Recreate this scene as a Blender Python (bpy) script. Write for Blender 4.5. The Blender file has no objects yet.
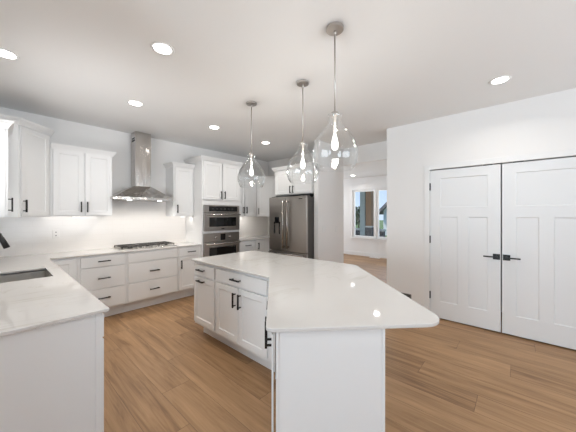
import bpy, bmesh, math, random
from mathutils import Vector, Matrix
R = math.radians
sc = bpy.context.scene
COL = sc.collection

# ------------------------------------------------------------------ camera
cam_d = bpy.data.cameras.new('camera')
cam = bpy.data.objects.new('camera', cam_d)
COL.objects.link(cam)
cam.location = (0, 0, 1.441)
cam.rotation_euler = (R(90), 0, R(41.658 - 90))
cam_d.sensor_fit = 'HORIZONTAL'
cam_d.sensor_width = 36
cam_d.lens = 36 * 260.926 / 576
cam_d.shift_y = -2.181 / 576
cam_d.clip_start = 0.02
sc.camera = cam

# ------------------------------------------------------------------ world + exposure
world = bpy.data.worlds.new('sky')
sc.world = world
world.use_nodes = True
wn = world.node_tree
bg = wn.nodes['Background']
tc = wn.nodes.new('ShaderNodeTexCoord')
sp = wn.nodes.new('ShaderNodeSeparateXYZ')
rp = wn.nodes.new('ShaderNodeValToRGB')
rp.color_ramp.elements[0].position = 0.0
rp.color_ramp.elements[0].color = (0.62, 0.78, 0.98, 1)
rp.color_ramp.elements[1].position = 0.45
rp.color_ramp.elements[1].color = (0.22, 0.42, 0.85, 1)
wn.links.new(tc.outputs['Generated'], sp.inputs[0])
wn.links.new(sp.outputs['Z'], rp.inputs[0])
wn.links.new(rp.outputs[0], bg.inputs[0])
bg.inputs[1].default_value = 1.1

vs = sc.view_settings
vs.view_transform = 'Standard'
vs.look = 'None'
vs.gamma = 1
vs.use_curve_mapping = False
vs.exposure = 0.0
sc.cycles.transparent_max_bounces = 32
sc.cycles.max_bounces = 10
sc.cycles.diffuse_bounces = 6
sc.cycles.glossy_bounces = 6
sc.cycles.use_denoising = True
sc.cycles.caustics_reflective = False
sc.cycles.caustics_refractive = False
sc.cycles.sample_clamp_indirect = 4.0


def area(name, loc, direction, sx, sy, power, color, spread=180):
    l = bpy.data.lights.new(name, 'AREA')
    l.shape = 'RECTANGLE'; l.size = sx; l.size_y = sy
    l.energy = power; l.color = color; l.spread = R(spread)
    o = bpy.data.objects.new(name, l)
    o.location = loc
    o.rotation_euler = Vector(direction).to_track_quat('-Z', 'Z').to_euler()
    COL.objects.link(o)
    return o


# window daylight, plus added fill lamps outside unseen openings
DAY = (0.85, 0.925, 1.0)
area('added_rear_fill', (1.2, -4.62, 1.35), (0, 1, 0.95), 4.0, 2.1, 152, DAY, 100)  # added fill at an assumed opening, tilted up to brighten the ceiling
area('added_dining_fill', (-6.72, 0.0, 1.35), (1, 0.0, 0.5), 2.8, 2.1, 160, (0.76, 0.89, 1.0), 120)  # added fill at an unseen opening, set far off to light the doors
area('daylight_sink_window', (-0.36, 2.72, 1.62), (1, 0.55, 0.55), 0.9, 0.95, 7.5, (0.98, 0.99, 1.0), 95)  # sink window out of view; lamp aimed up to lighten the hood-side ceiling
area('daylight_far_window', (9.1, 3.6, 1.45), (-1, 0, 0), 1.8, 1.7, 26, DAY)
area('added_far_side_fill', (6.6, 6.62, 1.5), (0, -1, 0), 1.8, 1.5, 72, DAY)  # added lamp brightening the far room from an unseen side

CAN_W = 4.6
PEND_W = 7.9
WARM = (1.0, 0.955, 0.895)

# ------------------------------------------------------------------ materials
MATS = {}


def mat(name, color, rough=0.5, metal=0.0, spec=0.5, emit=None, estr=0.0, coat=0.0):
    if name in MATS:
        return MATS[name]
    m = bpy.data.materials.new(name)
    m.use_nodes = True
    b = m.node_tree.nodes['Principled BSDF']
    b.inputs['Base Color'].default_value = (*color, 1)
    b.inputs['Roughness'].default_value = rough
    b.inputs['Metallic'].default_value = metal
    b.inputs['Specular IOR Level'].default_value = spec
    b.inputs['Coat Weight'].default_value = coat
    if emit:
        b.inputs['Emission Color'].default_value = (*emit, 1)
        b.inputs['Emission Strength'].default_value = estr
    MATS[name] = m
    return m


def nodes_of(m):
    nt = m.node_tree
    return nt, nt.nodes, nt.links, nt.nodes['Principled BSDF']


def bump_noise(m, scale, strength, dist=0.002, stretch=None):
    nt, N, L, b = nodes_of(m)
    t = N.new('ShaderNodeTexCoord')
    mp = N.new('ShaderNodeMapping')
    if stretch:
        mp.inputs['Scale'].default_value = stretch
    n = N.new('ShaderNodeTexNoise')
    n.inputs['Scale'].default_value = scale
    n.inputs['Detail'].default_value = 4
    bp = N.new('ShaderNodeBump')
    bp.inputs['Strength'].default_value = strength
    bp.inputs['Distance'].default_value = dist
    L.new(t.outputs['Object'], mp.inputs[0])
    L.new(mp.outputs[0], n.inputs['Vector'])
    L.new(n.outputs['Fac'], bp.inputs['Height'])
    L.new(bp.outputs[0], b.inputs['Normal'])
    return n


M_wall = mat('wall_paint', (0.83, 0.82, 0.808), 0.7)
bump_noise(M_wall, 180, 0.06)
M_wall_rear = mat('darkened_rear_wall', (0.34, 0.32, 0.30), 0.7)  # unseen rear wall kept dark to cut bounce light on the end panels
M_ceil = mat('ceiling_paint', (0.83, 0.83, 0.825), 0.8)
bump_noise(M_ceil, 60, 0.18, 0.004)
M_trim = mat('trim_paint', (0.82, 0.82, 0.815), 0.35)
M_cab = mat('cabinet_paint', (0.80, 0.805, 0.805), 0.38)
bump_noise(M_cab, 90, 0.02)
M_door = mat('door_paint', (0.785, 0.795, 0.80), 0.4)
M_black = mat('black_metal', (0.012, 0.012, 0.012), 0.42, 0.3)
M_faucet = mat('black_faucet', (0.03, 0.029, 0.028), 0.4, 0.4)
M_dark = mat('dark_void', (0.01, 0.01, 0.01), 0.8)
M_nickel = mat('brushed_nickel', (0.55, 0.52, 0.49), 0.42, 1.0)
M_steel = mat('stainless_steel', (0.56, 0.54, 0.51), 0.38, 1.0)
bump_noise(M_steel, 30, 0.05, 0.002, (1, 1, 60))
M_hood = mat('hood_steel', (0.55, 0.525, 0.50), 0.14, 1.0)
bump_noise(M_hood, 2.3, 0.5, 0.03, (4, 4, 0.6))
M_fridge = mat('dark_stainless', (0.38, 0.355, 0.33), 0.3, 1.0)
bump_noise(M_fridge, 25, 0.05, 0.002, (60, 60, 1))
M_oven = mat('oven_stainless', (0.38, 0.355, 0.33), 0.3, 1.0)
bump_noise(M_oven, 25, 0.05, 0.002, (1, 1, 60))
M_handle = mat('handle_steel', (0.48, 0.46, 0.44), 0.2, 1.0)
M_fside = mat('fridge_side_grey', (0.09, 0.085, 0.08), 0.5, 0.3)
M_glassblk = mat('black_oven_glass', (0.006, 0.006, 0.006), 0.05, 0.0, 0.5)
M_iron = mat('cast_iron', (0.035, 0.031, 0.028), 0.55)
M_plate = mat('switch_plastic', (0.80, 0.80, 0.79), 0.3)
M_lens = mat('lamp_lens', (1, 1, 1), 0.5, emit=(1.0, 0.97, 0.92), estr=14.0)
M_led = mat('led_strip', (1, 1, 1), 0.5, emit=(1.0, 0.93, 0.84), estr=1.6)
M_vent = mat('vent_brown', (0.16, 0.15, 0.14), 0.5)
M_screen = mat('display_glass', (0.006, 0.006, 0.007), 0.08)
M_mark = mat('display_marks', (0.14, 0.14, 0.14), 0.4)
M_rubber = mat('socket_dark', (0.05, 0.045, 0.04), 0.4)
# outdoors
M_lawn = mat('lawn', (0.10, 0.16, 0.05), 0.9)
M_postg = mat('post_grey', (0.38, 0.44, 0.44), 0.6)
M_wood = mat('cedar_post', (0.28, 0.15, 0.07), 0.6)
bump_noise(M_wood, 8, 0.4, 0.01, (6, 6, 0.6))
M_stone = mat('stone_ledge', (0.10, 0.10, 0.10), 0.8)
bump_noise(M_stone, 9, 0.8, 0.03)
M_siding = mat('house_siding', (0.62, 0.65, 0.67), 0.7)
M_roof = mat('house_roof', (0.12, 0.12, 0.13), 0.8)
M_leaf = mat('tree_leaf', (0.05, 0.08, 0.04), 0.8)
M_bark = mat('tree_bark', (0.08, 0.06, 0.05), 0.9)
M_capst = mat('pale_cap', (0.55, 0.55, 0.53), 0.6)


def math_node(N, L, op, a, b=None):
    n = N.new('ShaderNodeMath'); n.operation = op
    for i, v in enumerate((a, b)):
        if v is None:
            continue
        if isinstance(v, (int, float)):
            n.inputs[i].default_value = v
        else:
            L.new(v, n.inputs[i])
    return n.outputs[0]


# plank floor: boards run along Y, 0.2375 m wide
M_floor = mat('plank_floor', (0.4, 0.26, 0.16), 0.42, 0, 0.3)


def plank_nodes():
    nt, N, L, b = nodes_of(M_floor)
    t = N.new('ShaderNodeTexCoord')
    s = N.new('ShaderNodeSeparateXYZ')
    L.new(t.outputs['Object'], s.inputs[0])
    m = lambda op, a, c=None: math_node(N, L, op, a, c)
    xr = m('DIVIDE', m('SUBTRACT', s.outputs[0], 0.652), 0.2375)
    row = m('FLOOR', xr); fx = m('FRACT', xr)
    yr = m('ADD', m('DIVIDE', s.outputs[1], 1.52), m('SUBTRACT', m('MULTIPLY', row, 0.7073), 0.1153))
    colr = m('FLOOR', yr); fy = m('FRACT', yr)
    cid = N.new('ShaderNodeCombineXYZ')
    L.new(row, cid.inputs[0]); L.new(colr, cid.inputs[1])
    wn2 = N.new('ShaderNodeTexWhiteNoise'); wn2.noise_dimensions = '2D'
    L.new(cid.outputs[0], wn2.inputs['Vector'])
    # grain coordinates, different on every board
    gx = m('ADD', m('MULTIPLY', s.outputs[0], 9.0), m('MULTIPLY', wn2.outputs['Value'], 37.0))
    gy = m('ADD', m('MULTIPLY', s.outputs[1], 0.75), m('MULTIPLY', wn2.outputs['Value'], 91.0))
    cg = N.new('ShaderNodeCombineXYZ'); L.new(gx, cg.inputs[0]); L.new(gy, cg.inputs[1])
    g1 = N.new('ShaderNodeTexNoise'); g1.inputs['Scale'].default_value = 1.6
    g1.inputs['Detail'].default_value = 5; g1.inputs['Roughness'].default_value = 0.6
    g1.inputs['Distortion'].default_value = 0.9
    L.new(cg.outputs[0], g1.inputs['Vector'])
    gx2 = m('MULTIPLY', s.outputs[0], 70.0); gy2 = m('MULTIPLY', s.outputs[1], 2.0)
    cg2 = N.new('ShaderNodeCombineXYZ'); L.new(gx2, cg2.inputs[0]); L.new(gy2, cg2.inputs[1])
    g2 = N.new('ShaderNodeTexNoise'); g2.inputs['Scale'].default_value = 1.0
    g2.inputs['Detail'].default_value = 3
    L.new(cg2.outputs[0], g2.inputs['Vector'])
    f = m('ADD', m('MULTIPLY', g1.outputs['Fac'], 0.75), m('MULTIPLY', g2.outputs['Fac'], 0.25))
    f = m('ADD', f, m('MULTIPLY', m('SUBTRACT', wn2.outputs['Value'], 0.5), 0.15))
    cr = N.new('ShaderNodeValToRGB')
    e = cr.color_ramp.elements
    e[0].position = 0.30; e[0].color = (0.195, 0.105, 0.050, 1)
    e[1].position = 0.70; e[1].color = (0.465, 0.280, 0.146, 1)
    k = e.new(0.5); k.color = (0.345, 0.203, 0.102, 1)
    L.new(f, cr.inputs[0])
    sx = m('LESS_THAN', fx, 0.011); sy = m('LESS_THAN', fy, 0.0022)
    seam = m('MAXIMUM', sx, sy)
    mx = N.new('ShaderNodeMix'); mx.data_type = 'RGBA'
    L.new(m('MULTIPLY', seam, 0.75), mx.inputs[0])
    L.new(cr.outputs[0], mx.inputs[6]); mx.inputs[7].default_value = (0.10, 0.06, 0.035, 1)
    L.new(mx.outputs[2], b.inputs['Base Color'])
    bp = N.new('ShaderNodeBump'); bp.inputs['Strength'].default_value = 0.12
    bp.inputs['Distance'].default_value = 0.004
    L.new(m('SUBTRACT', g2.outputs['Fac'], seam), bp.inputs['Height'])
    L.new(bp.outputs[0], b.inputs['Normal'])


plank_nodes()

M_quartz = mat('quartz', (0.8, 0.78, 0.76), 0.05, 0, 0.5)


def quartz_nodes():
    nt, N, L, b = nodes_of(M_quartz)
    t = N.new('ShaderNodeTexCoord')
    mp = N.new('ShaderNodeMapping'); mp.inputs['Rotation'].default_value = (0, 0, 0.55)
    mp.inputs['Scale'].default_value = (0.8, 2.6, 1)
    L.new(t.outputs['Object'], mp.inputs[0])
    n = N.new('ShaderNodeTexNoise'); n.inputs['Scale'].default_value = 1.5
    n.inputs['Detail'].default_value = 7; n.inputs['Roughness'].default_value = 0.6
    n.inputs['Distortion'].default_value = 1.2
    L.new(mp.outputs[0], n.inputs['Vector'])
    m = lambda op, a, c=None: math_node(N, L, op, a, c)
    v = m('ABSOLUTE', m('SUBTRACT', n.outputs['Fac'], 0.5))
    cr = N.new('ShaderNodeValToRGB')
    e = cr.color_ramp.elements
    e[0].position = 0.0; e[0].color = (0.54, 0.51, 0.46, 1)
    e[1].position = 0.022; e[1].color = (0.665, 0.65, 0.63, 1)
    L.new(v, cr.inputs[0])
    n2 = N.new('ShaderNodeTexNoise'); n2.inputs['Scale'].default_value = 1.7
    L.new(t.outputs['Object'], n2.inputs['Vector'])
    mx = N.new('ShaderNodeMix'); mx.data_type = 'RGBA'
    L.new(m('MULTIPLY', m('MAXIMUM', m('MULTIPLY', m('SUBTRACT', n2.outputs['Fac'], 0.46), 5.0), 0.0), 0.8), mx.inputs[0])
    mx.inputs[6].default_value = (0.665, 0.65, 0.63, 1)
    L.new(cr.outputs[0], mx.inputs[7])
    L.new(mx.outputs[2], b.inputs['Base Color'])


quartz_nodes()

M_tile = mat('backsplash_tile', (0.80, 0.78, 0.755), 0.15)


def tile_nodes():
    nt, N, L, b = nodes_of(M_tile)
    t = N.new('ShaderNodeTexCoord')
    s = N.new('ShaderNodeSeparateXYZ'); L.new(t.outputs['Object'], s.inputs[0])
    c = N.new('ShaderNodeCombineXYZ')
    L.new(math_node(N, L, 'ADD', s.outputs[0], s.outputs[1]), c.inputs[0]); L.new(s.outputs[2], c.inputs[1])
    br = N.new('ShaderNodeTexBrick')
    br.inputs['Color1'].default_value = (0.80, 0.775, 0.75, 1)
    br.inputs['Color2'].default_value = (0.795, 0.77, 0.745, 1)
    br.inputs['Mortar'].default_value = (0.765, 0.735, 0.705, 1)
    br.inputs['Scale'].default_value = 1.0
    br.inputs['Brick Width'].default_value = 0.30
    br.inputs['Row Height'].default_value = 0.075
    br.inputs['Mortar Size'].default_value = 0.0018
    L.new(c.outputs[0], br.inputs['Vector'])
    L.new(br.outputs['Color'], b.inputs['Base Color'])


tile_nodes()


def clear_glass(name, fres, tint=(1, 1, 1), seeds=0.0):
    m = bpy.data.materials.new(name); m.use_nodes = True
    nt = m.node_tree; N = nt.nodes; L = nt.links
    N.remove(N['Principled BSDF'])
    out = N['Material Output']
    tr = N.new('ShaderNodeBsdfTransparent'); tr.inputs[0].default_value = (*tint, 1)
    gl = N.new('ShaderNodeBsdfGlossy'); gl.inputs['Roughness'].default_value = 0.03
    gl.inputs[0].default_value = (1, 1, 1, 1)
    fr = N.new('ShaderNodeLayerWeight'); fr.inputs['Blend'].default_value = 0.5
    pw = N.new('ShaderNodeMath'); pw.operation = 'POWER'; pw.inputs[1].default_value = 3.0
    ml = N.new('ShaderNodeMath'); ml.operation = 'MULTIPLY_ADD'; ml.inputs[1].default_value = fres; ml.inputs[2].default_value = 0.024
    L.new(fr.outputs['Facing'], pw.inputs[0]); L.new(pw.outputs[0], ml.inputs[0])
    if seeds:
        t = N.new('ShaderNodeTexCoord')
        nz = N.new('ShaderNodeTexNoise'); nz.inputs['Scale'].default_value = 22
        bp = N.new('ShaderNodeBump'); bp.inputs['Strength'].default_value = seeds
        bp.inputs['Distance'].default_value = 0.01
        L.new(t.outputs['Object'], nz.inputs['Vector'])
        L.new(nz.outputs['Fac'], bp.inputs['Height'])
        L.new(bp.outputs[0], gl.inputs['Normal']); L.new(bp.outputs[0], fr.inputs['Normal'])
    p2 = N.new('ShaderNodeMath'); p2.operation = 'POWER'; p2.inputs[1].default_value = 4.0
    cm = N.new('ShaderNodeMix'); cm.data_type = 'RGBA'
    cm.inputs[6].default_value = (*tint, 1); cm.inputs[7].default_value = (0.62, 0.63, 0.63, 1)
    L.new(fr.outputs['Facing'], p2.inputs[0]); L.new(p2.outputs[0], cm.inputs[0]); L.new(cm.outputs[2], tr.inputs[0])
    mx = N.new('ShaderNodeMixShader')
    L.new(ml.outputs[0], mx.inputs[0]); L.new(tr.outputs[0], mx.inputs[1]); L.new(gl.outputs[0], mx.inputs[2])
    L.new(mx.outputs[0], out.inputs[0])
    return m


def bulb_glass():
    m = bpy.data.materials.new('bulb_glow'); m.use_nodes = True
    nt = m.node_tree; N = nt.nodes; L = nt.links
    N.remove(N['Principled BSDF'])
    tr = N.new('ShaderNodeBsdfTransparent'); em = N.new('ShaderNodeEmission')
    em.inputs[0].default_value = (1.0, 0.96, 0.89, 1); em.inputs[1].default_value = 7.0
    mx = N.new('ShaderNodeMixShader'); mx.inputs[0].default_value = 0.3
    L.new(tr.outputs[0], mx.inputs[1]); L.new(em.outputs[0], mx.inputs[2]); L.new(mx.outputs[0], N['Material Output'].inputs[0])
    return m


M_bulb = bulb_glass()
M_glass = clear_glass('pendant_glass', 0.8, (0.985, 0.99, 0.99), 0.3)
M_pane = clear_glass('window_glass', 0.5)

# ------------------------------------------------------------------ mesh helpers


class MB:
    def __init__(self):
        self.bm = bmesh.new()

    def box(self, a, b):
        x0, y0, z0 = a; x1, y1, z1 = b
        v = [self.bm.verts.new(p) for p in ((x0, y0, z0), (x1, y0, z0), (x1, y1, z0), (x0, y1, z0),
                                            (x0, y0, z1), (x1, y0, z1), (x1, y1, z1), (x0, y1, z1))]
        for f in ((0, 3, 2, 1), (4, 5, 6, 7), (0, 1, 5, 4), (1, 2, 6, 5), (2, 3, 7, 6), (3, 0, 4, 7)):
            self.bm.faces.new([v[i] for i in f])
        return self

    def prism(self, poly, z0, z1):
        lo = [self.bm.verts.new((x, y, z0)) for x, y in poly]
        hi = [self.bm.verts.new((x, y, z1)) for x, y in poly]
        self.bm.faces.new(hi); self.bm.faces.new(lo[::-1])
        n = len(poly)
        for i in range(n):
            j = (i + 1) % n
            self.bm.faces.new((lo[i], lo[j], hi[j], hi[i]))
        return self

    def prism_axis(self, poly, a0, a1, axis):
        """polygon extruded along X ('x': poly is (y,z)) or Y ('y': poly is (x,z))"""
        def P(p, t):
            return (t, p[0], p[1]) if axis == 'x' else (p[0], t, p[1])
        lo = [self.bm.verts.new(P(p, a0)) for p in poly]
        hi = [self.bm.verts.new(P(p, a1)) for p in poly]
        self.bm.faces.new(hi); self.bm.faces.new(lo[::-1])
        n = len(poly)
        for i in range(n):
            j = (i + 1) % n
            self.bm.faces.new((lo[i], lo[j], hi[j], hi[i]))
        return self

    def lathe(self, prof, seg=32, cx=0, cy=0, closed=False, axis='z', base=(0, 0, 0)):
        rings = []
        for r, h in prof:
            if r < 1e-6:
                rings.append([self.bm.verts.new(self._ax(0, 0, h, axis, cx, cy, base))])
            else:
                rings.append([self.bm.verts.new(self._ax(r * math.cos(2 * math.pi * k / seg),
                              r * math.sin(2 * math.pi * k / seg), h, axis, cx, cy, base)) for k in range(seg)])
        pairs = list(zip(rings, rings[1:]))
        if closed:
            pairs.append((rings[-1], rings[0]))
        for A, B in pairs:
            for k in range(seg):
                j = (k + 1) % seg
                if len(A) == 1 and len(B) == 1:
                    continue
                if len(A) == 1:
                    f = self.bm.faces.new((A[0], B[j], B[k]))
                elif len(B) == 1:
                    f = self.bm.faces.new((A[k], A[j], B[0]))
                else:
                    f = self.bm.faces.new((A[k], A[j], B[j], B[k]))
                f.smooth = True
        return self

    def _ax(self, x, y, h, axis, cx, cy, base):
        if axis == 'z':
            return (cx + x + base[0], cy + y + base[1], h + base[2])
        if axis == 'y':
            return (base[0] + x, base[1] + h, base[2] + y)
        return (base[0] + h, base[1] + x, base[2] + y)

    def cyl(self, r, h0, h1, seg=20, axis='z', base=(0, 0, 0)):
        return self.lathe([(0, h0), (r, h0), (r, h1), (0, h1)], seg, axis=axis, base=base)

    def tube(self, pts, r, seg=10):
        pts = [Vector(p) for p in pts]
        rings = []
        up = Vector((0, 0, 1))
        prev = None
        for i, p in enumerate(pts):
            d = (pts[min(i + 1, len(pts) - 1)] - pts[max(i - 1, 0)]).normalized()
            if prev is None:
                a = d.cross(up)
                if a.length < 1e-3:
                    a = d.cross(Vector((1, 0, 0)))
                a.normalize()
            else:
                a = (prev - d * prev.dot(d)).normalized()
            prev = a
            b = d.cross(a)
            rr = r[i] if isinstance(r, (list, tuple)) else r
            rings.append([self.bm.verts.new(p + (a * math.cos(2 * math.pi * k / seg) + b * math.sin(2 * math.pi * k / seg)) * rr) for k in range(seg)])
        for A, B in zip(rings, rings[1:]):
            for k in range(seg):
                j = (k + 1) % seg
                f = self.bm.faces.new((A[k], A[j], B[j], B[k])); f.smooth = True
        self.bm.faces.new(rings[0][::-1]); self.bm.faces.new(rings[-1])
        return self

    def sweep(self, path, prof, side=1):
        """profile (outward, z) swept along an open plan path with mitred corners"""
        n = len(path)
        P = [Vector(p) for p in path]
        rings = []
        for i in range(n):
            def nrm(a, b):
                d = (b - a).normalized()
                return Vector((d.y, -d.x)) * side
            if i == 0:
                m = nrm(P[0], P[1])
            elif i == n - 1:
                m = nrm(P[-2], P[-1])
            else:
                n1, n2 = nrm(P[i - 1], P[i]), nrm(P[i], P[i + 1])
                m = (n1 + n2) / (1 + n1.dot(n2))
            rings.append([self.bm.verts.new((P[i].x + m.x * o, P[i].y + m.y * o, z)) for o, z in prof])
        k = len(prof)
        for A, B in zip(rings, rings[1:]):
            for i in range(k):
                j = (i + 1) % k
                self.bm.faces.new((A[i], A[j], B[j], B[i]))
        self.bm.faces.new(rings[0]); self.bm.faces.new(rings[-1][::-1])
        return self

    def front(self, w, h, t=0.02, fr=0.057, rec=0.007, bev=0.006, x0=0, z0=0, y=0, panels=None):
        """a panel front lying in y..y-t (facing -Y) with recessed fields"""
        bm = self.bm
        fields = panels if panels is not None else ([(fr, fr, w - fr, h - fr)] if fr else [])
        xs = sorted({0, w, *[v for f in fields for v in (f[0], f[2])]})
        zs = sorted({0, h, *[v for f in fields for v in (f[1], f[3])]})
        V = {}
        def gv(x, yy, z):
            k = (round(x, 5), round(yy, 5), round(z, 5))
            if k not in V:
                V[k] = bm.verts.new((x0 + x, y + yy, z0 + z))
            return V[k]
        def infield(x, z):
            return any(f[0] < x < f[2] and f[1] < z < f[3] for f in fields)
        for xa, xb in zip(xs, xs[1:]):
            for za, zb in zip(zs, zs[1:]):
                if not infield((xa + xb) / 2, (za + zb) / 2):
                    bm.faces.new((gv(xa, -t, za), gv(xb, -t, za), gv(xb, -t, zb), gv(xa, -t, zb)))
        for f in fields:
            a, b, c, d = f
            # outline may be cut by other grid lines: use the split outline on the face
            oxs = [x for x in xs if a <= x <= c]; ozs = [z for z in zs if b <= z <= d]
            outl = [(x, b) for x in oxs] + [(c, z) for z in ozs[1:]] + [(x, d) for x in oxs[::-1][1:]] + [(a, z) for z in ozs[::-1][1:-1]]
            def inn(p):
                return (min(max(p[0], a + bev), c - bev), min(max(p[1], b + bev), d - bev))
            iv = [gv(*(lambda q: (q[0], -t + rec, q[1]))(inn(p))) for p in outl]
            ov = [gv(p[0], -t, p[1]) for p in outl]
            k = len(outl)
            for i in range(k):
                j = (i + 1) % k
                q = [ov[i], ov[j], iv[j], iv[i]]
                u = []
                for v_ in q:
                    if v_ not in u:
                        u.append(v_)
                if len(u) >= 3:
                    bm.faces.new(u)
            u = []
            for v_ in iv:
                if v_ not in u:
                    u.append(v_)
            bm.faces.new(u)
        # sides and back
        rim = [(x, 0) for x in xs] + [(w, z) for z in zs[1:]] + [(x, h) for x in xs[::-1][1:]] + [(0, z) for z in zs[::-1][1:-1]]
        k = len(rim)
        for i in range(k):
            j = (i + 1) % k
            bm.faces.new((gv(rim[j][0], -t, rim[j][1]), gv(rim[i][0], -t, rim[i][1]), gv(rim[i][0], 0, rim[i][1]), gv(rim[j][0], 0, rim[j][1])))
        bm.faces.new([gv(p[0], 0, p[1]) for p in rim[::-1]])
        return self

    def build(self, name, material, parent=None, bevel=0.0, seg=2, loc=None, rot=None):
        bmesh.ops.recalc_face_normals(self.bm, faces=self.bm.faces[:])
        me = bpy.data.meshes.new(name)
        self.bm.to_mesh(me); self.bm.free()
        me.materials.append(material)
        o = bpy.data.objects.new(name, me)
        COL.objects.link(o)
        if parent:
            o.parent = parent
        if loc:
            o.location = loc
        if rot is not None:
            o.rotation_euler = (0, 0, rot)
        if bevel:
            b = o.modifiers.new('bevel', 'BEVEL')
            b.width = bevel; b.segments = seg; b.limit_method = 'ANGLE'; b.angle_limit = R(40)
        return o


def tag(o, label, cat, group=None):
    o['label'] = label; o['category'] = cat
    if group:
        o['group'] = group
    return o


def thing(name, label, cat, loc=(0, 0, 0), rot=0.0, group=None):
    o = bpy.data.objects.new(name, None)
    o.empty_display_size = 0.1
    COL.objects.link(o)
    o.location = loc; o.rotation_euler = (0, 0, rot)
    return tag(o, label, cat, group)


def struct(o):
    o['kind'] = 'structure'
    return o


def copy_tree(src, parent=None):
    c = src.copy(); COL.objects.link(c)
    if parent:
        c.parent = parent
    for ch in list(src.children):
        copy_tree(ch, c)
    return c


def round_poly(pts, rad, n=6):
    out = []
    m = len(pts)
    for i in range(m):
        p = Vector(pts[i]); a = Vector(pts[i - 1]); b = Vector(pts[(i + 1) % m]); r = rad[i]
        if r <= 0:
            out.append(tuple(p)); continue
        u = (a - p).normalized(); v = (b - p).normalized()
        ang = u.angle(v)
        d = r / math.tan(ang / 2)
        c = p + (u + v).normalized() * (r / math.sin(ang / 2))
        s = p + u * d - c; e = p + v * d - c
        a0 = math.atan2(s.y, s.x); a1 = math.atan2(e.y, e.x)
        da = (a1 - a0 + math.pi) % (2 * math.pi) - math.pi
        for k in range(n + 1):
            t = a0 + da * k / n
            out.append((c.x + r * math.cos(t), c.y + r * math.sin(t)))
    return out


# ------------------------------------------------------------------ the room
ZC = 2.757          # kitchen ceiling
YH = 4.78           # hood wall
XL = -0.23          # sink wall
XF = 4.60           # fridge wall
XD = 4.04           # pantry door wall

struct(MB().box((-6.6, -4.5, -0.08), (8.4, 6.5, 0)).build('floor', M_floor))
struct(MB().box((-6.6, -4.5, ZC), (4.70, YH, ZC + 0.1)).build('ceiling', M_ceil))
struct(MB().box((4.80, 1.34, 2.685), (8.4, 6.5, 2.86)).build('ceiling_far_room', M_ceil))
struct(MB().box((-0.35, YH, 0), (4.60, YH + 0.12, ZC)).build('wall_hood', M_wall))
# sink wall with its window opening (Y 2.25-3.5, z 1.1-2.15)
struct(MB().box((XL - 0.12, 1.60, 0), (XL, YH, 1.10)).box((XL - 0.12, 1.60, 2.15), (XL, YH, ZC))
       .box((XL - 0.12, 1.60, 1.10), (XL, 2.22, 2.15)).box((XL - 0.12, 3.48, 1.10), (XL, YH, 2.15)).build('wall_sink', M_wall))
struct(MB().box((-6.6, 1.60, 0), (XL - 0.12, 1.72, ZC)).build('wall_dining', M_wall))
struct(MB().box((-6.72, -4.5, 0), (-6.6, 1.72, 0.3)).box((-6.72, -4.5, 2.4), (-6.6, 1.72, ZC))
       .box((-6.72, -4.5, 0.3), (-6.6, -1.45, 2.4)).box((-6.72, 1.45, 0.3), (-6.6, 1.72, 2.4)).build('wall_left', M_wall))
struct(MB().box((-6.72, -4.62, 0), (4.16, -4.5, 0.3)).box((-6.72, -4.62, 2.4), (4.16, -4.5, ZC))
       .box((-6.72, -4.62, 0.3), (-0.8, -4.5, 2.4)).box((3.2, -4.62, 0.3), (4.16, -4.5, 2.4)).build('wall_rear', M_wall_rear))
# pantry wall, with the opening of the double door (Y -0.615 .. 0.955, z up to 2.055)
struct(MB().box((XD, 0.955, 0), (XD + 0.12, 1.545, ZC)).box((XD, -0.615, 2.055), (XD + 0.12, 0.955, ZC))
       .box((XD, -4.5, 0), (XD + 0.12, -0.615, ZC)).build('wall_pantry', M_wall))
struct(MB().box((XD + 0.12, 1.425, 0), (8.4, 1.545, ZC)).box((XD + 0.9, -0.9, 0), (XD + 1.0, 1.425, ZC))
       .box((XD + 0.12, -1.0, 0), (XD + 1.0, -0.9, ZC)).box((XD + 0.12, -0.9, ZC), (XD + 1.0, 1.425, ZC + 0.1)).build('wall_pantry_inner', M_wall))
# stub wall beside the fridge, the wall behind it and the header over the opening
struct(MB().box((3.82, 2.675, 0), (4.70, 2.772, ZC)).build('wall_stub', M_wall))

struct(MB().box((4.70, 1.545, 2.43), (4.80, 6.5, 2.86)).box((4.60, 2.772, 0), (4.70, 6.5, ZC)).build('wall_fridge', M_wall))
# far room: window wall with opening Y 2.62..4.30, z .66..2.22
struct(MB().box((8.4, 1.34, 0), (8.52, 6.5, 0.62)).box((8.4, 1.34, 2.27), (8.52, 6.5, 2.86))
       .box((8.4, 1.34, 0.62), (8.52, 2.735, 2.27)).box((8.4, 4.415, 0.62), (8.52, 6.5, 2.27)).build('wall_far', M_wall))
struct(MB().box((4.60, 6.5, 0), (8.52, 6.62, 0.9)).box((4.60, 6.5, 2.2), (8.52, 6.62, 2.86))
       .box((4.60, 6.5, 0.9), (5.7, 6.62, 2.2)).box((7.5, 6.5, 0.9), (8.52, 6.62, 2.2)).build('wall_far_side', M_wall))

# baseboards
def baseboard(name, path, side=1):
    prof = [(0, 0), (0.014, 0), (0.014, 0.11), (0.008, 0.13), (0, 0.13)]
    return struct(MB().sweep(path, prof, side).build(name, M_trim))


baseboard('baseboard_pantry', [(XD, 1.545), (XD, 1.012)], 1)
baseboard('baseboard_stub', [(3.82, 2.772), (3.82, 2.675), (4.70, 2.675)], 1)
baseboard('baseboard_far', [(8.4, 6.5), (8.4, 1.46)], 1)

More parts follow.
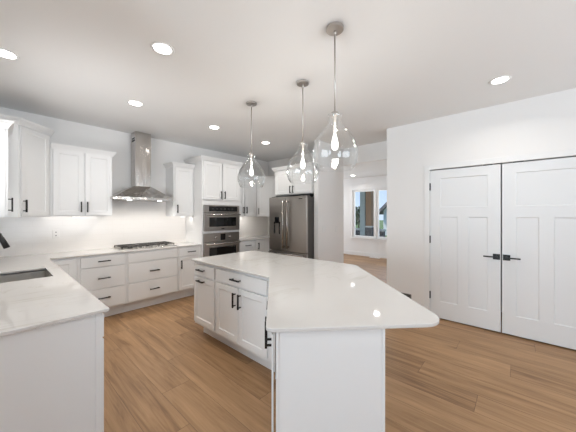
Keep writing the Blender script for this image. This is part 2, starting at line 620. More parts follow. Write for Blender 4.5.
# ---- far window (a pair of sashes in one frame)
def window_unit():
    y0, y1, z0, z1 = 2.735, 4.415, 0.62, 2.27
    x = 8.40
    fr = MB()
    # casing on the wall
    fr.box((x - 0.018, y0 - 0.065, z0 - 0.10), (x, y1 + 0.065, z0)).box((x - 0.018, y0 - 0.065, z1), (x, y1 + 0.065, z1 + 0.085))
    fr.box((x - 0.018, y0 - 0.065, z0), (x, y0, z1)).box((x - 0.018, y1, z0), (x, y1 + 0.065, z1))
    w = struct(fr.build('window_1', M_trim))
    MB().box((x - 0.05, y0 - 0.09, z0 - 0.03), (x - 0.0, y1 + 0.09, z0 + 0.0)).build('window_sill', M_trim, w)
    mid = (y0 + y1) / 2
    for a, b in ((y0, mid - 0.02), (mid + 0.02, y1)):
        s = MB()
        s.box((x + 0.02, a, z0), (x + 0.08, b, z0 + 0.065)).box((x + 0.02, a, z1 - 0.065), (x + 0.08, b, z1))
        s.box((x + 0.02, a, z0 + 0.065), (x + 0.08, a + 0.065, z1 - 0.065)).box((x + 0.02, b - 0.065, z0 + 0.065), (x + 0.08, b, z1 - 0.065))
        so = s.build('window_sash', M_trim, w)
        MB().box((x + 0.045, a + 0.065, z0 + 0.065), (x + 0.053, b - 0.065, z1 - 0.065)).build('window_pane', M_pane, so)
        MB().box((x + 0.005, (a + b) / 2 - 0.04, z0 + 0.02), (x + 0.02, (a + b) / 2 + 0.04, z0 + 0.04)).build('window_crank', M_plate, so)
    MB().box((x, mid - 0.02, z0), (x + 0.1, mid + 0.02, z1)).build('window_mullion', M_trim, w)


window_unit()


def plain_window(name, axis, c, a0, a1, z0, z1, n):
    """frame bars of a window in a wall; axis 'x' = wall plane at X=c, 'y' = wall plane at Y=c"""
    m = MB()
    def bx(p0, p1, q0, q1):
        if axis == 'x':
            m.box((c - 0.03, p0, q0), (c + 0.03, p1, q1))
        else:
            m.box((p0, c - 0.03, q0), (p1, c + 0.03, q1))
    bx(a0, a1, z0, z0 + 0.06); bx(a0, a1, z1 - 0.06, z1)
    step = (a1 - a0) / n
    for k in range(n + 1):
        p = a0 + step * k
        lo = max(a0, p - 0.03); hi = min(a1, p + 0.03)
        bx(lo, hi, z0 + 0.06, z1 - 0.06)
    return struct(m.build(name, M_trim))


plain_window('window_2', 'x', XL - 0.06, 2.22, 3.48, 1.10, 2.15, 2)
plain_window('added_window_3', 'y', -4.56, -0.8, 3.2, 0.3, 2.4, 4)  # unseen opening, added to carry the rear fill lamp
plain_window('added_window_4', 'x', -6.66, -1.45, 1.45, 0.3, 2.4, 3)  # unseen opening, added and placed to suit the dining-side fill
plain_window('added_window_5', 'y', 6.56, 5.7, 7.5, 0.9, 2.2, 2)  # unseen opening, added for the far room side fill

# ---- pantry double door
def door_leaf(name, ya, yb, hinge_left):
    """leaf fills Y from ya (left as seen) down to yb (right as seen)"""
    w = ya - yb; h = 2.024
    st = 0.125 if w else 0
    mid = 0.115
    half = (w - 2 * st - mid) / 2
    pan = [(st, 1.515, w - st, h - 0.115), (st, 0.225, st + half, 1.385), (w - st - half, 0.225, w - st, 1.385)]
    d = struct(MB().front(w, h, 0.035, rec=0.007, bev=0.008, panels=pan).build(name, M_door, loc=(XD + 0.04, ya, 0.016), rot=R(-90)))
    # lever on a square rose, at the meeting stile; hinges at the other
    cx = w - 0.040 if hinge_left else 0.042
    sgn = -1 if hinge_left else 1
    lv = MB()
    lv.box((cx - 0.034, -0.046, 0.905 - 0.034), (cx + 0.034, -0.035, 0.905 + 0.034))
    lv.cyl(0.011, -0.085, -0.045, 14, 'y', (cx, 0, 0.905))
    lo, hi = sorted((cx - sgn * 0.010, cx + sgn * 0.125))
    lv.box((lo, -0.092, 0.897), (hi, -0.078, 0.913))
    lv.build('lever_handle', M_black, d, 0.002)
    hx = -0.004 if hinge_left else w + 0.004
    for hz in (0.30, 1.07, 1.80):
        MB().box((hx - 0.010, -0.041, hz - 0.05), (hx + 0.010, -0.034, hz + 0.05)).cyl(0.008, hz - 0.05, hz + 0.05, 12, 'z', (hx, -0.045, 0)).build('hinge', M_black, d)
    sx = w - 0.17 if hinge_left else 0.10
    MB().box((sx, -0.037, h + 0.0005), (sx + 0.09, -0.0, h + 0.010)).build('strike_plate', M_black, d)
    return d


door_leaf('door_1', 0.938, 0.1745, True)
door_leaf('door_2', 0.1625, -0.598, False)
# jamb and casing
jm = MB()
jm.box((XD, 0.941, 0), (XD + 0.12, 0.955, 2.055)).box((XD, -0.615, 0), (XD + 0.12, -0.601, 2.055)).box((XD, -0.601, 2.0515), (XD + 0.12, 0.941, 2.055))
jm.box((XD + 0.045, 0.925, 0), (XD + 0.12, 0.941, 2.05))
struct(jm.build('trim_1', M_trim))
cs = MB()
cs.box((XD - 0.016, 0.945, 0), (XD, 1.010, 2.12)).box((XD - 0.016, -0.67, 0), (XD, -0.605, 2.12)).box((XD - 0.016, -0.605, 2.052), (XD, 0.945, 2.12))
struct(cs.build('trim_2', M_trim, bevel=0.003))

# sunlight on the garden side of the house (high sun from beyond the far room)
sl = bpy.data.lights.new('sun', 'SUN'); sl.energy = 5.0; sl.angle = R(1); sl.color = (1, 0.96, 0.9)
so_ = bpy.data.objects.new('sun', sl); COL.objects.link(so_)
so_.rotation_euler = Vector((0.35, -0.5, -0.8)).to_track_quat('-Z', 'Y').to_euler()

# ------------------------------------------------------------------ ceiling lights
def can_light(x, y, z, label, group='recessed ceiling lights', first=[None]):
    if first[0] is None:
        t = thing('recessed_ceiling_light', label, 'ceiling light', (x, y, z), 0, group)
        MB().lathe([(0.064, -0.002), (0.085, -0.006), (0.088, 0.0), (0.064, 0.0)], 32, closed=True).build('trim_ring', M_trim, t)
        MB().lathe([(0, -0.003), (0.064, -0.003), (0.064, 0.0), (0, 0.0)], 32).build('lens', M_lens, t)
        first[0] = t
    else:
        t = copy_tree(first[0]); t.location = (x, y, z); tag(t, label, 'ceiling light', group)
    l = bpy.data.lights.new('can_lamp', 'AREA'); l.shape = 'DISK'; l.size = 0.12
    l.energy = CAN_W; l.color = WARM; l.spread = R(150)
    o = bpy.data.objects.new('can_lamp', l); o.location = (x, y, z - 0.012); COL.objects.link(o)
    return t


can_light(0.055, 3.165, ZC, 'recessed round ceiling light cut by the left edge of the photo')
can_light(0.890, 2.130, ZC, 'recessed round ceiling light nearest the middle of the ceiling, left of the pendants')
can_light(1.115, 3.425, ZC, 'recessed round ceiling light in front of the range hood chimney')
can_light(2.224, 3.480, ZC, 'recessed round ceiling light in front of the wall oven tower')
can_light(3.338, 3.524, ZC, 'recessed round ceiling light right of the farthest pendant, nearest the fridge')
can_light(3.309, 0.148, ZC, 'recessed round ceiling light above the white double doors')
can_light(7.74, 4.06, 2.685, 'small recessed ceiling light in the far room above the window')
can_light(5.83, 2.46, 2.685, 'recessed ceiling light in the far room hidden behind the header, mirrored in the island worktop')
# lights of the same ceiling behind the camera's view
for x, y in ((0.9, -0.6), (2.2, -1.8), (-1.6, -1.8)):
    l = bpy.data.lights.new('can_lamp', 'AREA'); l.shape = 'DISK'; l.size = 0.12
    l.energy = CAN_W; l.color = WARM; l.spread = R(150)
    o = bpy.data.objects.new('can_lamp', l); o.location = (x, y, ZC - 0.012); COL.objects.link(o)

# ------------------------------------------------------------------ cabinets
FT = 0.02


def pull(parent, cx, cz, vertical, L=0.142, y=-FT + 0.0005):
    m = MB()
    h = L / 2; r = 0.0065
    yb = y - 0.034
    if vertical:
        m.box((cx - r, yb - r, cz - h), (cx + r, yb + r, cz + h))
        for s in (-1, 1):
            m.box((cx - 0.005, yb + r, cz + s * h * 0.78 - 0.005), (cx + 0.005, y, cz + s * h * 0.78 + 0.005))
    else:
        m.box((cx - h, yb - r, cz - r), (cx + h, yb + r, cz + r))
        for s in (-1, 1):
            m.box((cx + s * h * 0.78 - 0.005, yb + r, cz - 0.005), (cx + s * h * 0.78 + 0.005, y, cz + 0.005))
    return m.build('pull', M_black, parent)


def add_front(root, kind, x0, x1, z0, z1, handle=None, fr=0.057, t=FT, gap=0.0):
    """kind 'door' or 'drawer' or 'panel'; handle = (cx, cz, vertical) in cabinet coordinates"""
    name = {'door': 'door', 'drawer': 'drawer_front', 'panel': 'false_front'}[kind]
    m = MB().front(x1 - x0, z1 - z0, t, fr if kind == 'door' else 0, x0=x0, z0=z0, y=-gap)
    o = m.build(name, M_cab, root, 0.002, 1)
    if handle:
        pull(o, *handle)
    return o


def base_cabinet(name, label, loc, rot, w, d, fronts, toe=0.11, z0=0.15, top=0.889, cat='cabinet', group=None, body_in=0.0, toe_side=0.0):
    t = thing(name, label, cat, loc, rot, group)
    MB().box((0, body_in, z0), (w, d, top)).build('cabinet_body', M_cab, t)
    MB().box((toe_side, toe, 0), (w, d, z0)).build('toe_kick', M_cab, t)
    for f in fronts:
        add_front(t, *f)
    return t


CROWN = [(0, -0.07), (0.012, -0.07), (0.016, -0.055), (0.03, -0.03), (0.045, -0.012), (0.05, 0.0), (0, 0.0)]


def crown(root, path, ztop, side=1):
    return MB().sweep(path, [(o, z + ztop) for o, z in CROWN], side).build('crown_moulding', M_cab, root)


def wall_cabinet(name, label, loc, rot, w, d, h, fronts, ends=(True, True), crown_ht=0.06, group=None):
    """loc is the box front left bottom corner; fronts measured from it"""
    t = thing(name, label, 'cabinet', loc, rot, group)
    MB().box((0, 0, 0), (w, d, h)).build('cabinet_body', M_cab, t)
    for f in fronts:
        add_front(t, *f)
    path = [(0, d)] if ends[0] else []
    path += [(0, -0.012), (w, -0.012)]
    if ends[1]:
        path.append((w, d))
    crown(t, path, h + crown_ht * 0.25 + 0.012)
    return t


UZ = 1.408    # underside of the hood-wall uppers
# left upper beside the hood (two doors)
wall_cabinet('wall_cabinet', 'white two door wall cabinet left of the range hood', (0.47, 4.47, UZ), 0, 0.672, 0.308, 0.905,
             [('door', 0.024, 0.338, 0.012, 0.872, (0.338 - 0.03, 0.125, True)), ('door', 0.354, 0.668, 0.012, 0.872, (0.354 + 0.022, 0.125, True))], (False, True), group='white wall cabinets')
# small upper between hood and oven tower
wall_cabinet('wall_cabinet', 'narrow white single door wall cabinet between range hood and oven tower', (2.05, 4.47, 1.398), 0, 0.372, 0.308, 0.905,
             [('door', 0.022, 0.355, 0.012, 0.855, (0.022 + 0.032, 0.13, True))], (True, False), group='white wall cabinets')
# two door upper right of the tower
wall_cabinet('wall_cabinet', 'shaded white two door wall cabinet between oven tower and corner, behind the farthest pendant', (3.262, 4.47, 1.385), 0, 0.676, 0.308, 0.888,
             [('door', 0.012, 0.325, 0.012, 0.838, (0.325 - 0.032, 0.135, True)), ('door', 0.341, 0.660, 0.012, 0.838, (0.341 + 0.032, 0.135, True))], (False, False), group='white wall cabinets')
# sink wall upper at the left edge
wall_cabinet('wall_cabinet', 'white wall cabinet at left edge of photo, seen from its side', (0.065, 3.65, UZ), R(90), 0.50, 0.293, 0.885,
             [('door', 0.012, 0.488, 0.012, 0.85, (0.20, 0.125, True))], (True, False), group='white wall cabinets')


def corner_upper(label, a, b, back, z0, z1, rot, handle_x, crown_t, stile=0.02):
    """diagonal corner cabinet: face from plan point a (left) to b (right); back = remaining plan corners"""
    t = thing('corner_wall_cabinet', label, 'cabinet', (a[0], a[1], z0), rot, 'diagonal corner wall cabinets')
    c, s = math.cos(-rot), math.sin(-rot)
    def loc(p):
        x, y = p[0] - a[0], p[1] - a[1]
        return (x * c - y * s, x * s + y * c)
    poly = [loc(p) for p in [a, b] + back]
    MB().prism(poly, 0, z1 - z0).build('cabinet_body', M_cab, t)
    w = (Vector(b) - Vector(a)).length
    h = z1 - z0
    add_front(t, 'door', stile, w - stile, 0.012, h - 0.055, (handle_x, 0.125, True))
    path = [poly[-1], poly[0], poly[1], poly[2]]
    crown(t, path, h + crown_t)
    return t


corner_upper('tall white diagonal corner wall cabinet with one door, upper left of photo', (0.172, 4.185), (0.465, 4.478), [(0.465, 4.775), (-0.225, 4.775), (-0.225, 4.185)],
             1.405, 2.485, R(45), 0.02 + 0.024, 0.022)
corner_upper('white diagonal corner wall cabinet between oven tower and refrigerator', (3.95, 4.47), (4.27, 4.15), [(4.595, 4.15), (4.595, 4.775), (3.95, 4.775)],
             1.375, 2.275, R(-45), 0.02 + 0.034, 0.02)

# ---- base cabinets on the hood wall
GB = 'white base cabinets along the hood wall'
D1 = (0.735, 0.868); D2 = (0.44, 0.722); D3 = (0.172, 0.428)
def bank(label, x0, x1, fx0, fx1, pulls):
    w = x1 - x0; a = fx0 - x0; b = fx1 - x0; c = (a + b) / 2
    fs = []
    for (z0, z1), k in zip((D1, D2, D3), pulls):
        fs.append(('drawer' if k is not None else 'panel', a, b, z0, z1, (c, k, False) if k is not None else None))
    return base_cabinet('base_cabinet', label, (x0, 4.225, 0), 0, w, 0.553, fs, group=GB)


base_cabinet('base_cabinet', 'white base cabinet in the left corner, its door half hidden by the sink counter', (0.425, 4.225, 0), 0, 0.273, 0.553,
             [('door', 0.02, 0.25, D3[0], D1[1], None)], group=GB)
bank('white base cabinet with three drawers, left of the cooktop', 0.70, 1.252, 0.733, 1.232, (0.806, 0.577, 0.31))
bank('white base cabinet with two deep drawers under the gas cooktop', 1.254, 2.003, 1.274, 1.988, (None, 0.578, 0.30))
base_cabinet('base_cabinet', 'white base cabinet with one drawer over a door, left of the oven tower', (2.005, 4.225, 0), 0, 0.418, 0.553,
             [('drawer', 0.018, 0.40, D1[0], D1[1], (0.228, 0.80, False)), ('door', 0.018, 0.40, D3[0], D2[1], (0.05, 0.60, True))], group=GB)
base_cabinet('base_cabinet', 'white base cabinet with drawer right of the oven tower, mostly behind the island', (3.262, 4.225, 0), 0, 0.425, 0.553,
             [('drawer', 0.012, 0.405, D1[0], D1[1], (0.212, 0.79, False)), ('door', 0.012, 0.405, D3[0], D2[1], None)], group=GB)
base_cabinet('base_cabinet', 'white base cabinet in the corner beside the refrigerator, with an upright black pull', (3.69, 4.225, 0), 0, 0.42, 0.553,
             [('door', 0.012, 0.33, D3[0], D1[1], (0.07, 0.75, True))], group=GB)
base_cabinet('base_cabinet', 'plain white filler base cabinet against the refrigerator side panel', (4.112, 4.76, 0), R(-90), 0.955, 0.484, [], group=GB)

# ---- oven tower
def oven_tower():
    x0, x1, yf = 2.425, 3.258, 4.19
    t = thing('oven_tower_cabinet', 'tall white cabinet tower holding the two built-in ovens', 'cabinet', (x0, yf, 0), 0)
    w = x1 - x0; d = YH - yf - 0.003
    b = MB()
    b.box((0, 0, 0.14), (0.028, d, 2.405)).box((w - 0.028, 0, 0.14), (w, d, 2.405))
    b.box((0.028, d - 0.02, 0.14), (w - 0.028, d, 2.405))
    for z0, z1 in ((0.14, 0.385), (1.088, 1.129), (1.602, 1.70), (2.36, 2.405)):
        b.box((0.028, 0, z0), (w - 0.028, d - 0.02, z1))
    b.build('cabinet_body', M_cab, t)
    MB().box((0.028, 0.02, 1.70), (w - 0.028, d - 0.02, 2.36)).build('cabinet_inside', M_cab, t)
    MB().box((0, 0.10, 0), (w, d, 0.14)).build('toe_kick', M_cab, t)
    add_front(t, 'door', 0.026, 0.408, 1.70, 2.382, (0.408 - 0.032, 1.79, True))
    add_front(t, 'door', 0.424, 0.806, 1.70, 2.382, (0.424 + 0.032, 1.79, True))
    add_front(t, 'drawer', 0.026, 0.806, 0.17, 0.37, (0.416, 0.28, False))
    crown(t, [(0, d), (0, -0.012), (w, -0.012), (w, d)], 2.462)
    MB().box((0, 0.0, 2.405), (w, d, 2.45)).build('cabinet_top', M_cab, t)
    return t


oven_tower()


def oven(name, label, z0, z1, panel_h, micro):
    x0, x1 = 2.456, 3.227
    w = x1 - x0; h = z1 - z0
    t = thing(name, label, 'oven', (x0, 4.19, z0), 0)
    MB().box((0.02, 0.0, 0.01), (w - 0.02, 0.50, h - 0.008)).build('oven_body', M_fside, t)
    zp = h - panel_h
    p = MB().box((0, -0.022, zp + 0.003), (w, 0.0, h)).build('control_panel', M_oven, t, 0.002)
    if micro:
        MB().box((0.10, -0.0245, zp + 0.02), (w - 0.10 + 0.05, -0.022, h - 0.02)).build('display', M_screen, p)
        for i in range(6):
            cx = 0.16 + i * 0.085
            MB().box((cx, -0.0252, zp + panel_h * 0.5 - 0.003), (cx + 0.04, -0.0245, zp + panel_h * 0.5 + 0.003)).build('display_mark', M_mark, p)
    else:
        MB().box((w / 2 - 0.045, -0.0245, zp + 0.02), (w / 2 + 0.06, -0.022, h - 0.018)).build('display', M_screen, p)
        for cx in (w * 0.30, w * 0.70):
            MB().lathe([(0, -0.05), (0.017, -0.05), (0.021, -0.046), (0.022, -0.026), (0.028, -0.022), (0, -0.022)], 24, axis='y', base=(cx, 0, zp + panel_h * 0.5)).build('knob', M_handle, p)
    dh = zp - 0.004
    dr = MB().box((0, -0.03, 0), (w, 0.0, dh)).build('oven_door', M_oven, t, 0.003)
    g0, g1 = (0.075, dh - 0.085) if micro else (0.10, dh - 0.10)
    MB().box((0.10, -0.0325, g0), (w - 0.085, -0.03, g1)).build('window', M_glassblk, dr)
    hz = dh - 0.035
    hb = MB().tube([(0.015, -0.078, hz), (w - 0.015, -0.078, hz)], 0.013, 14)
    for cx in (0.04, w - 0.04):
        hb.box((cx - 0.012, -0.078, hz - 0.008), (cx + 0.012, -0.03, hz + 0.008))
    hb.build('door_handle', M_handle, dr)
    if micro:
        MB().box((w / 2 - 0.03, -0.0315, 0.03), (w / 2 + 0.03, -0.03, 0.042)).build('badge', M_screen, dr)
    return t


oven('microwave_oven', 'dark stainless built-in microwave oven, upper of the two in the tower', 1.131, 1.600, 0.135, True)
oven('wall_oven', 'dark stainless built-in wall oven with two knobs, below the microwave', 0.387, 1.086, 0.155, False)

# ------------------------------------------------------------------ counters
ZT, ZB = 0.909, 0.890


def cell_slab(xs, ys, keep, z0, z1):
    bm = bmesh.new()
    V = {}
    def gv(i, j, z):
        if (i, j, z) not in V:
            V[(i, j, z)] = bm.verts.new((xs[i], ys[j], z))
        return V[(i, j, z)]
    nx, ny = len(xs) - 1, len(ys) - 1
    K = {(i, j) for i in range(nx) for j in range(ny) if keep((xs[i] + xs[i + 1]) / 2, (ys[j] + ys[j + 1]) / 2)}
    for i, j in K:
        bm.faces.new((gv(i, j, z1), gv(i + 1, j, z1), gv(i + 1, j + 1, z1), gv(i, j + 1, z1)))
        bm.faces.new((gv(i, j, z0), gv(i, j + 1, z0), gv(i + 1, j + 1, z0), gv(i + 1, j, z0)))
        for di, dj, p, q in ((-1, 0, (i, j + 1), (i, j)), (1, 0, (i + 1, j), (i + 1, j + 1)), (0, -1, (i, j), (i + 1, j)), (0, 1, (i + 1, j + 1), (i, j + 1))):
            if (i + di, j + dj) not in K:
                bm.faces.new((gv(*p, z0), gv(*q, z0), gv(*q, z1), gv(*p, z1)))
    bmesh.ops.dissolve_limit(bm, angle_limit=R(1), verts=bm.verts[:], edges=bm.edges[:])
    m = MB(); m.bm.free(); m.bm = bm
    return m


SX0, SX1, SY0, SY1 = -0.12, 0.332, 2.985, 3.515     # sink cut-out
ct = cell_slab([XL + 0.002, SX0, SX1, 0.431, 2.423], [1.735, SY0, SY1, 4.195, YH - 0.002],
               lambda x, y: (y > 4.195 or x < 0.431) and not (SX0 < x < SX1 and SY0 < y < SY1), ZB, ZT).build('countertop', M_quartz, bevel=0.004)
tag(ct, 'white quartz worktop running from the sink peninsula to the oven tower', 'countertop')
ct2 = cell_slab([3.260, 4.085, XF - 0.002], [3.80, 4.195, YH - 0.002], lambda x, y: y > 4.195 or x > 4.085, ZB, ZT).build('countertop', M_quartz, bevel=0.004)
tag(ct2, 'short white quartz worktop in the corner between oven tower and refrigerator', 'countertop')

# backsplash
tag(MB().box((XL + 0.003, YH - 0.008, ZT), (2.423, YH - 0.0005, 1.42)).box((1.142, YH - 0.008, 1.42), (2.05, YH - 0.0005, 1.70)).build('backsplash', M_tile),
    'white tiled backsplash behind the gas cooktop', 'backsplash')
tag(MB().box((3.260, YH - 0.008, ZT), (XF - 0.001, YH - 0.0005, 1.374)).build('backsplash', M_tile),
    'white tiled backsplash in the corner right of the oven tower', 'backsplash')
tag(MB().box((XF - 0.008, 3.80, ZT), (XF - 0.0005, YH - 0.009, 1.374)).build('backsplash', M_tile),
    'narrow strip of white tiled backsplash beside the refrigerator', 'backsplash')

# sink (undermount)
sk = thing('kitchen_sink', 'stainless undermount sink in the left worktop', 'sink', ((SX0 + SX1) / 2, (SY0 + SY1) / 2, 0.68))
hw, hl = (SX1 - SX0) / 2 + 0.004, (SY1 - SY0) / 2 + 0.004
bmk = MB()
def basin():
    n = 8
    def rr(hx, hy, r):
        return round_poly([(-hx, -hy), (hx, -hy), (hx, hy), (-hx, hy)], [r] * 4, n)
    rings = [(rr(hw + 0.02, hl + 0.02, 0.045), 0.199), (rr(hw, hl, 0.03), 0.199), (rr(hw - 0.004, hl - 0.004, 0.03), 0.02), (rr(hw - 0.02, hl - 0.02, 0.03), 0.0)]
    R_ = [[bmk.bm.verts.new((x, y, z)) for x, y in poly] for poly, z in rings]
    for A, B in zip(R_, R_[1:]):
        k = len(A)
        for i in range(k):
            j = (i + 1) % k
            bmk.bm.faces.new((A[i], A[j], B[j], B[i]))
    bmk.bm.faces.new(R_[-1])
basin()
so = bmk.build('basin', M_steel, sk)
sm = so.modifiers.new('solid', 'SOLIDIFY'); sm.thickness = 0.0015; sm.offset = 0
MB().lathe([(0, 0.004), (0.03, 0.004), (0.045, 0.006), (0.05, 0.001), (0, 0.001)], 24).build('drain', M_nickel, sk)

# faucet: base behind the sink, gooseneck over it, pull-down head seen at the edge
fc = thing('kitchen_faucet', 'black pull-down kitchen faucet over the sink', 'faucet', (-0.14, 3.25, ZT))
MB().lathe([(0, 0), (0.028, 0), (0.028, 0.006), (0.022, 0.012), (0.022, 0.10), (0, 0.10)], 24).build('faucet_base', M_faucet, fc)
pts = [(0, 0, 0.09), (0, 0, 0.285)]
for k in range(1, 12):
    a = math.pi - k * math.radians(155) / 11
    pts.append((0.085 + 0.085 * math.cos(a), 0, 0.325 + 0.095 * math.sin(a)))
MB().tube(pts, 0.0125, 14).build('spout', M_faucet, fc)
e = Vector(pts[-1])
dirv = Vector((0.36, 0, -0.93)).normalized()
MB().tube([e, e + dirv * 0.035, e + dirv * 0.04, e + dirv * 0.13], [0.0155, 0.0155, 0.018, 0.021], 16).build('spray_head', M_faucet, fc)
MB().tube([(0, 0.02, 0.07), (0, 0.075, 0.10)], 0.006, 10).build('lever', M_faucet, fc)

# ---- sink-run base cabinets (fronts face +X)
GS = 'white base cabinets of the sink peninsula'
base_cabinet('base_cabinet', 'white base cabinet at the near end of the sink peninsula, drawer and door edges showing', (0.398, 1.780, 0), R(90), 0.585, 0.62,
             [('drawer', 0.008, 0.57, 0.735, 0.868, (0.30, 0.80, False)), ('door', 0.008, 0.57, 0.172, 0.722, (0.54, 0.60, True))], toe=0.10, group=GS, toe_side=0)
base_cabinet('base_cabinet', 'white sink base cabinet under the left worktop', (0.398, 2.367, 0), R(90), 1.25, 0.62,
             [('panel', 0.015, 1.235, 0.735, 0.868, None), ('door', 0.015, 0.618, 0.172, 0.722, (0.58, 0.60, True)), ('door', 0.632, 1.235, 0.172, 0.722, (0.67, 0.60, True))], toe=0.10, top=0.66, group=GS)
base_cabinet('base_cabinet', 'white base cabinet of the sink run nearest the corner', (0.398, 3.619, 0), R(90), 0.56, 0.62,
             [('door', 0.015, 0.54, 0.172, 0.868, None)], toe=0.10, group=GS)
ep = thing('end_panel', 'wide white end panel of the sink peninsula, lower left foreground', 'cabinet panel', (XL + 0.003, 1.757, 0))
MB().box((0, 0.003, 0), (0.624, 0.021, 0.889)).build('panel', M_cab, ep)
MB().box((0.598, -0.004, 0), (0.628, 0.003, 0.889)).build('edge_strip', M_cab, ep, 0.001, 1)

# ------------------------------------------------------------------ island
s2 = math.sqrt(0.5)
def se(s, e):           # island's angled leg: s across (towards the right), e along, away from camera
    return ((e + s) * s2, (e - s) * s2)


YI = 2.885              # far end of the island cabinets
XI = 1.58               # cabinet box face of the straight leg
SF = 0.017              # cabinet box face of the angled leg
E0 = 1.252              # near end of the angled leg boxes
GI = 'white island cabinets'
base_cabinet('base_cabinet', 'white island cabinet with a drawer and pull-out, at the far left end of the island', (XI, YI, 0), R(-90), 0.448, 0.55,
             [('drawer', 0.015, 0.432, 0.732, 0.858, (0.19, 0.803, False)), ('door', 0.015, 0.432, 0.186, 0.712, (0.19, 0.678, False))], toe=0.115, z0=0.155, group=GI, toe_side=0.0)
base_cabinet('base_cabinet', 'white island cabinet with one wide drawer over two doors', (XI, YI - 0.450, 0), R(-90), 0.83, 0.55,
             [('drawer', 0.018, 0.80, 0.732, 0.862, (0.383, 0.80, False)), ('door', 0.018, 0.397, 0.186, 0.718, (0.397 - 0.037, 0.604, True)),
              ('door', 0.405, 0.80, 0.186, 0.718, (0.405 + 0.037, 0.604, True))], toe=0.115, z0=0.155, group=GI)
# wedge cabinet at the bend (body only)
yb = YI - 0.450 - 0.83          # 1.602
kx = 2.13
t = thing('island_corner_filler', 'plain white island filler where the island bends', 'cabinet', (XI, yb, 0), 0)
bend = [(XI, yb - 0.001), (kx, yb - 0.001), (kx, kx - 0.75), se(0.53, 2.03), se(SF, 2.03), (XI, XI - SF / s2)]
MB().prism([(x - XI, y - yb) for x, y in bend], 0.155, 0.889).build('cabinet_body', M_cab, t)
MB().prism([(x - XI, y - yb) for x, y in [(XI + 0.115, yb - 0.001), (kx, yb - 0.001), (kx, kx - 0.75), se(0.53, 2.03), se(SF + 0.115, 2.03), (XI + 0.115, XI - 0.05)]], 0, 0.155).build('toe_kick', M_cab, t)
# angled leg cabinets, faces nearly edge-on to the camera
L1 = 2.028 - E0
p = se(SF, 2.028)
base_cabinet('base_cabinet', 'white island cabinet on the angled leg near the bend, its black pull seen end-on', (p[0], p[1], 0), R(-135), 0.40, 0.516,
             [('drawer', 0.012, 0.392, 0.732, 0.862, (0.19, 0.80, False), 0.057, 0.010, 0.013), ('door', 0.012, 0.392, 0.186, 0.718, None, 0.057, 0.010, 0.013)], toe=0.115, z0=0.155, group=GI, body_in=0.035)
p = se(SF, 2.028 - 0.402)
base_cabinet('base_cabinet', 'white island cabinet at the near end of the angled leg, its black pulls seen end-on', (p[0], p[1], 0), R(-135), L1 - 0.402, 0.516,
             [('door', 0.006, 0.183, 0.186, 0.862, (0.183 - 0.03, 0.79, True), 0.045, 0.010, 0.013), ('door', 0.189, L1 - 0.404, 0.186, 0.862, (0.189 + 0.03, 0.79, True), 0.045, 0.010, 0.013)], toe=0.115, z0=0.155, group=GI, body_in=0.035)
# near end panel of the island: faces (-1,-1)
p = se(0.008, 1.232)
ip = thing('end_panel', 'white island end panel facing the camera, bottom centre', 'cabinet panel', (p[0], p[1], 0), R(-45))
MB().box((0.007, 0.003, 0), (0.531, 0.019, 0.889)).build('panel', M_cab, ip)
MB().box((0.007, -0.004, 0), (0.021, 0.003, 0.889)).build('edge_strip', M_cab, ip, 0.001, 1)
MB().box((0.521, -0.004, 0), (0.533, 0.003, 0.889)).build('edge_strip', M_cab, ip, 0.001, 1)
# back panel of the island under the overhang (seating side)
bp_ = thing('island_back_panel', 'white panel closing the far seating side of the island', 'cabinet panel', (kx + 0.001, kx - 0.74, 0))
MB().box((0, 0, 0), (0.018, YI - kx + 0.74, 0.889)).build('panel', M_cab, bp_)
p = se(0.532, 1.252)
bq_ = thing('island_back_panel', 'white panel closing the angled seating side of the island', 'cabinet panel', (p[0], p[1], 0), R(45))
MB().box((0, -0.018, 0), ((Vector((kx, kx - 0.753)) - Vector(p)).length, -0.001, 0.889)).build('panel', M_cab, bq_)

# island worktop
pts = [(1.541, 2.905), (1.541, 1.584), se(-0.033, 1.210), se(0.866, 1.222), (2.50, 1.275), (2.50, 2.905)]
rad = [0.01, 0, 0.035, 0.125, 0.10, 0.03]
isl = MB().prism(round_poly(pts, rad), ZB, ZT).build('countertop', M_quartz, bevel=0.004)
tag(isl, 'white veined quartz worktop of the angled island', 'countertop')

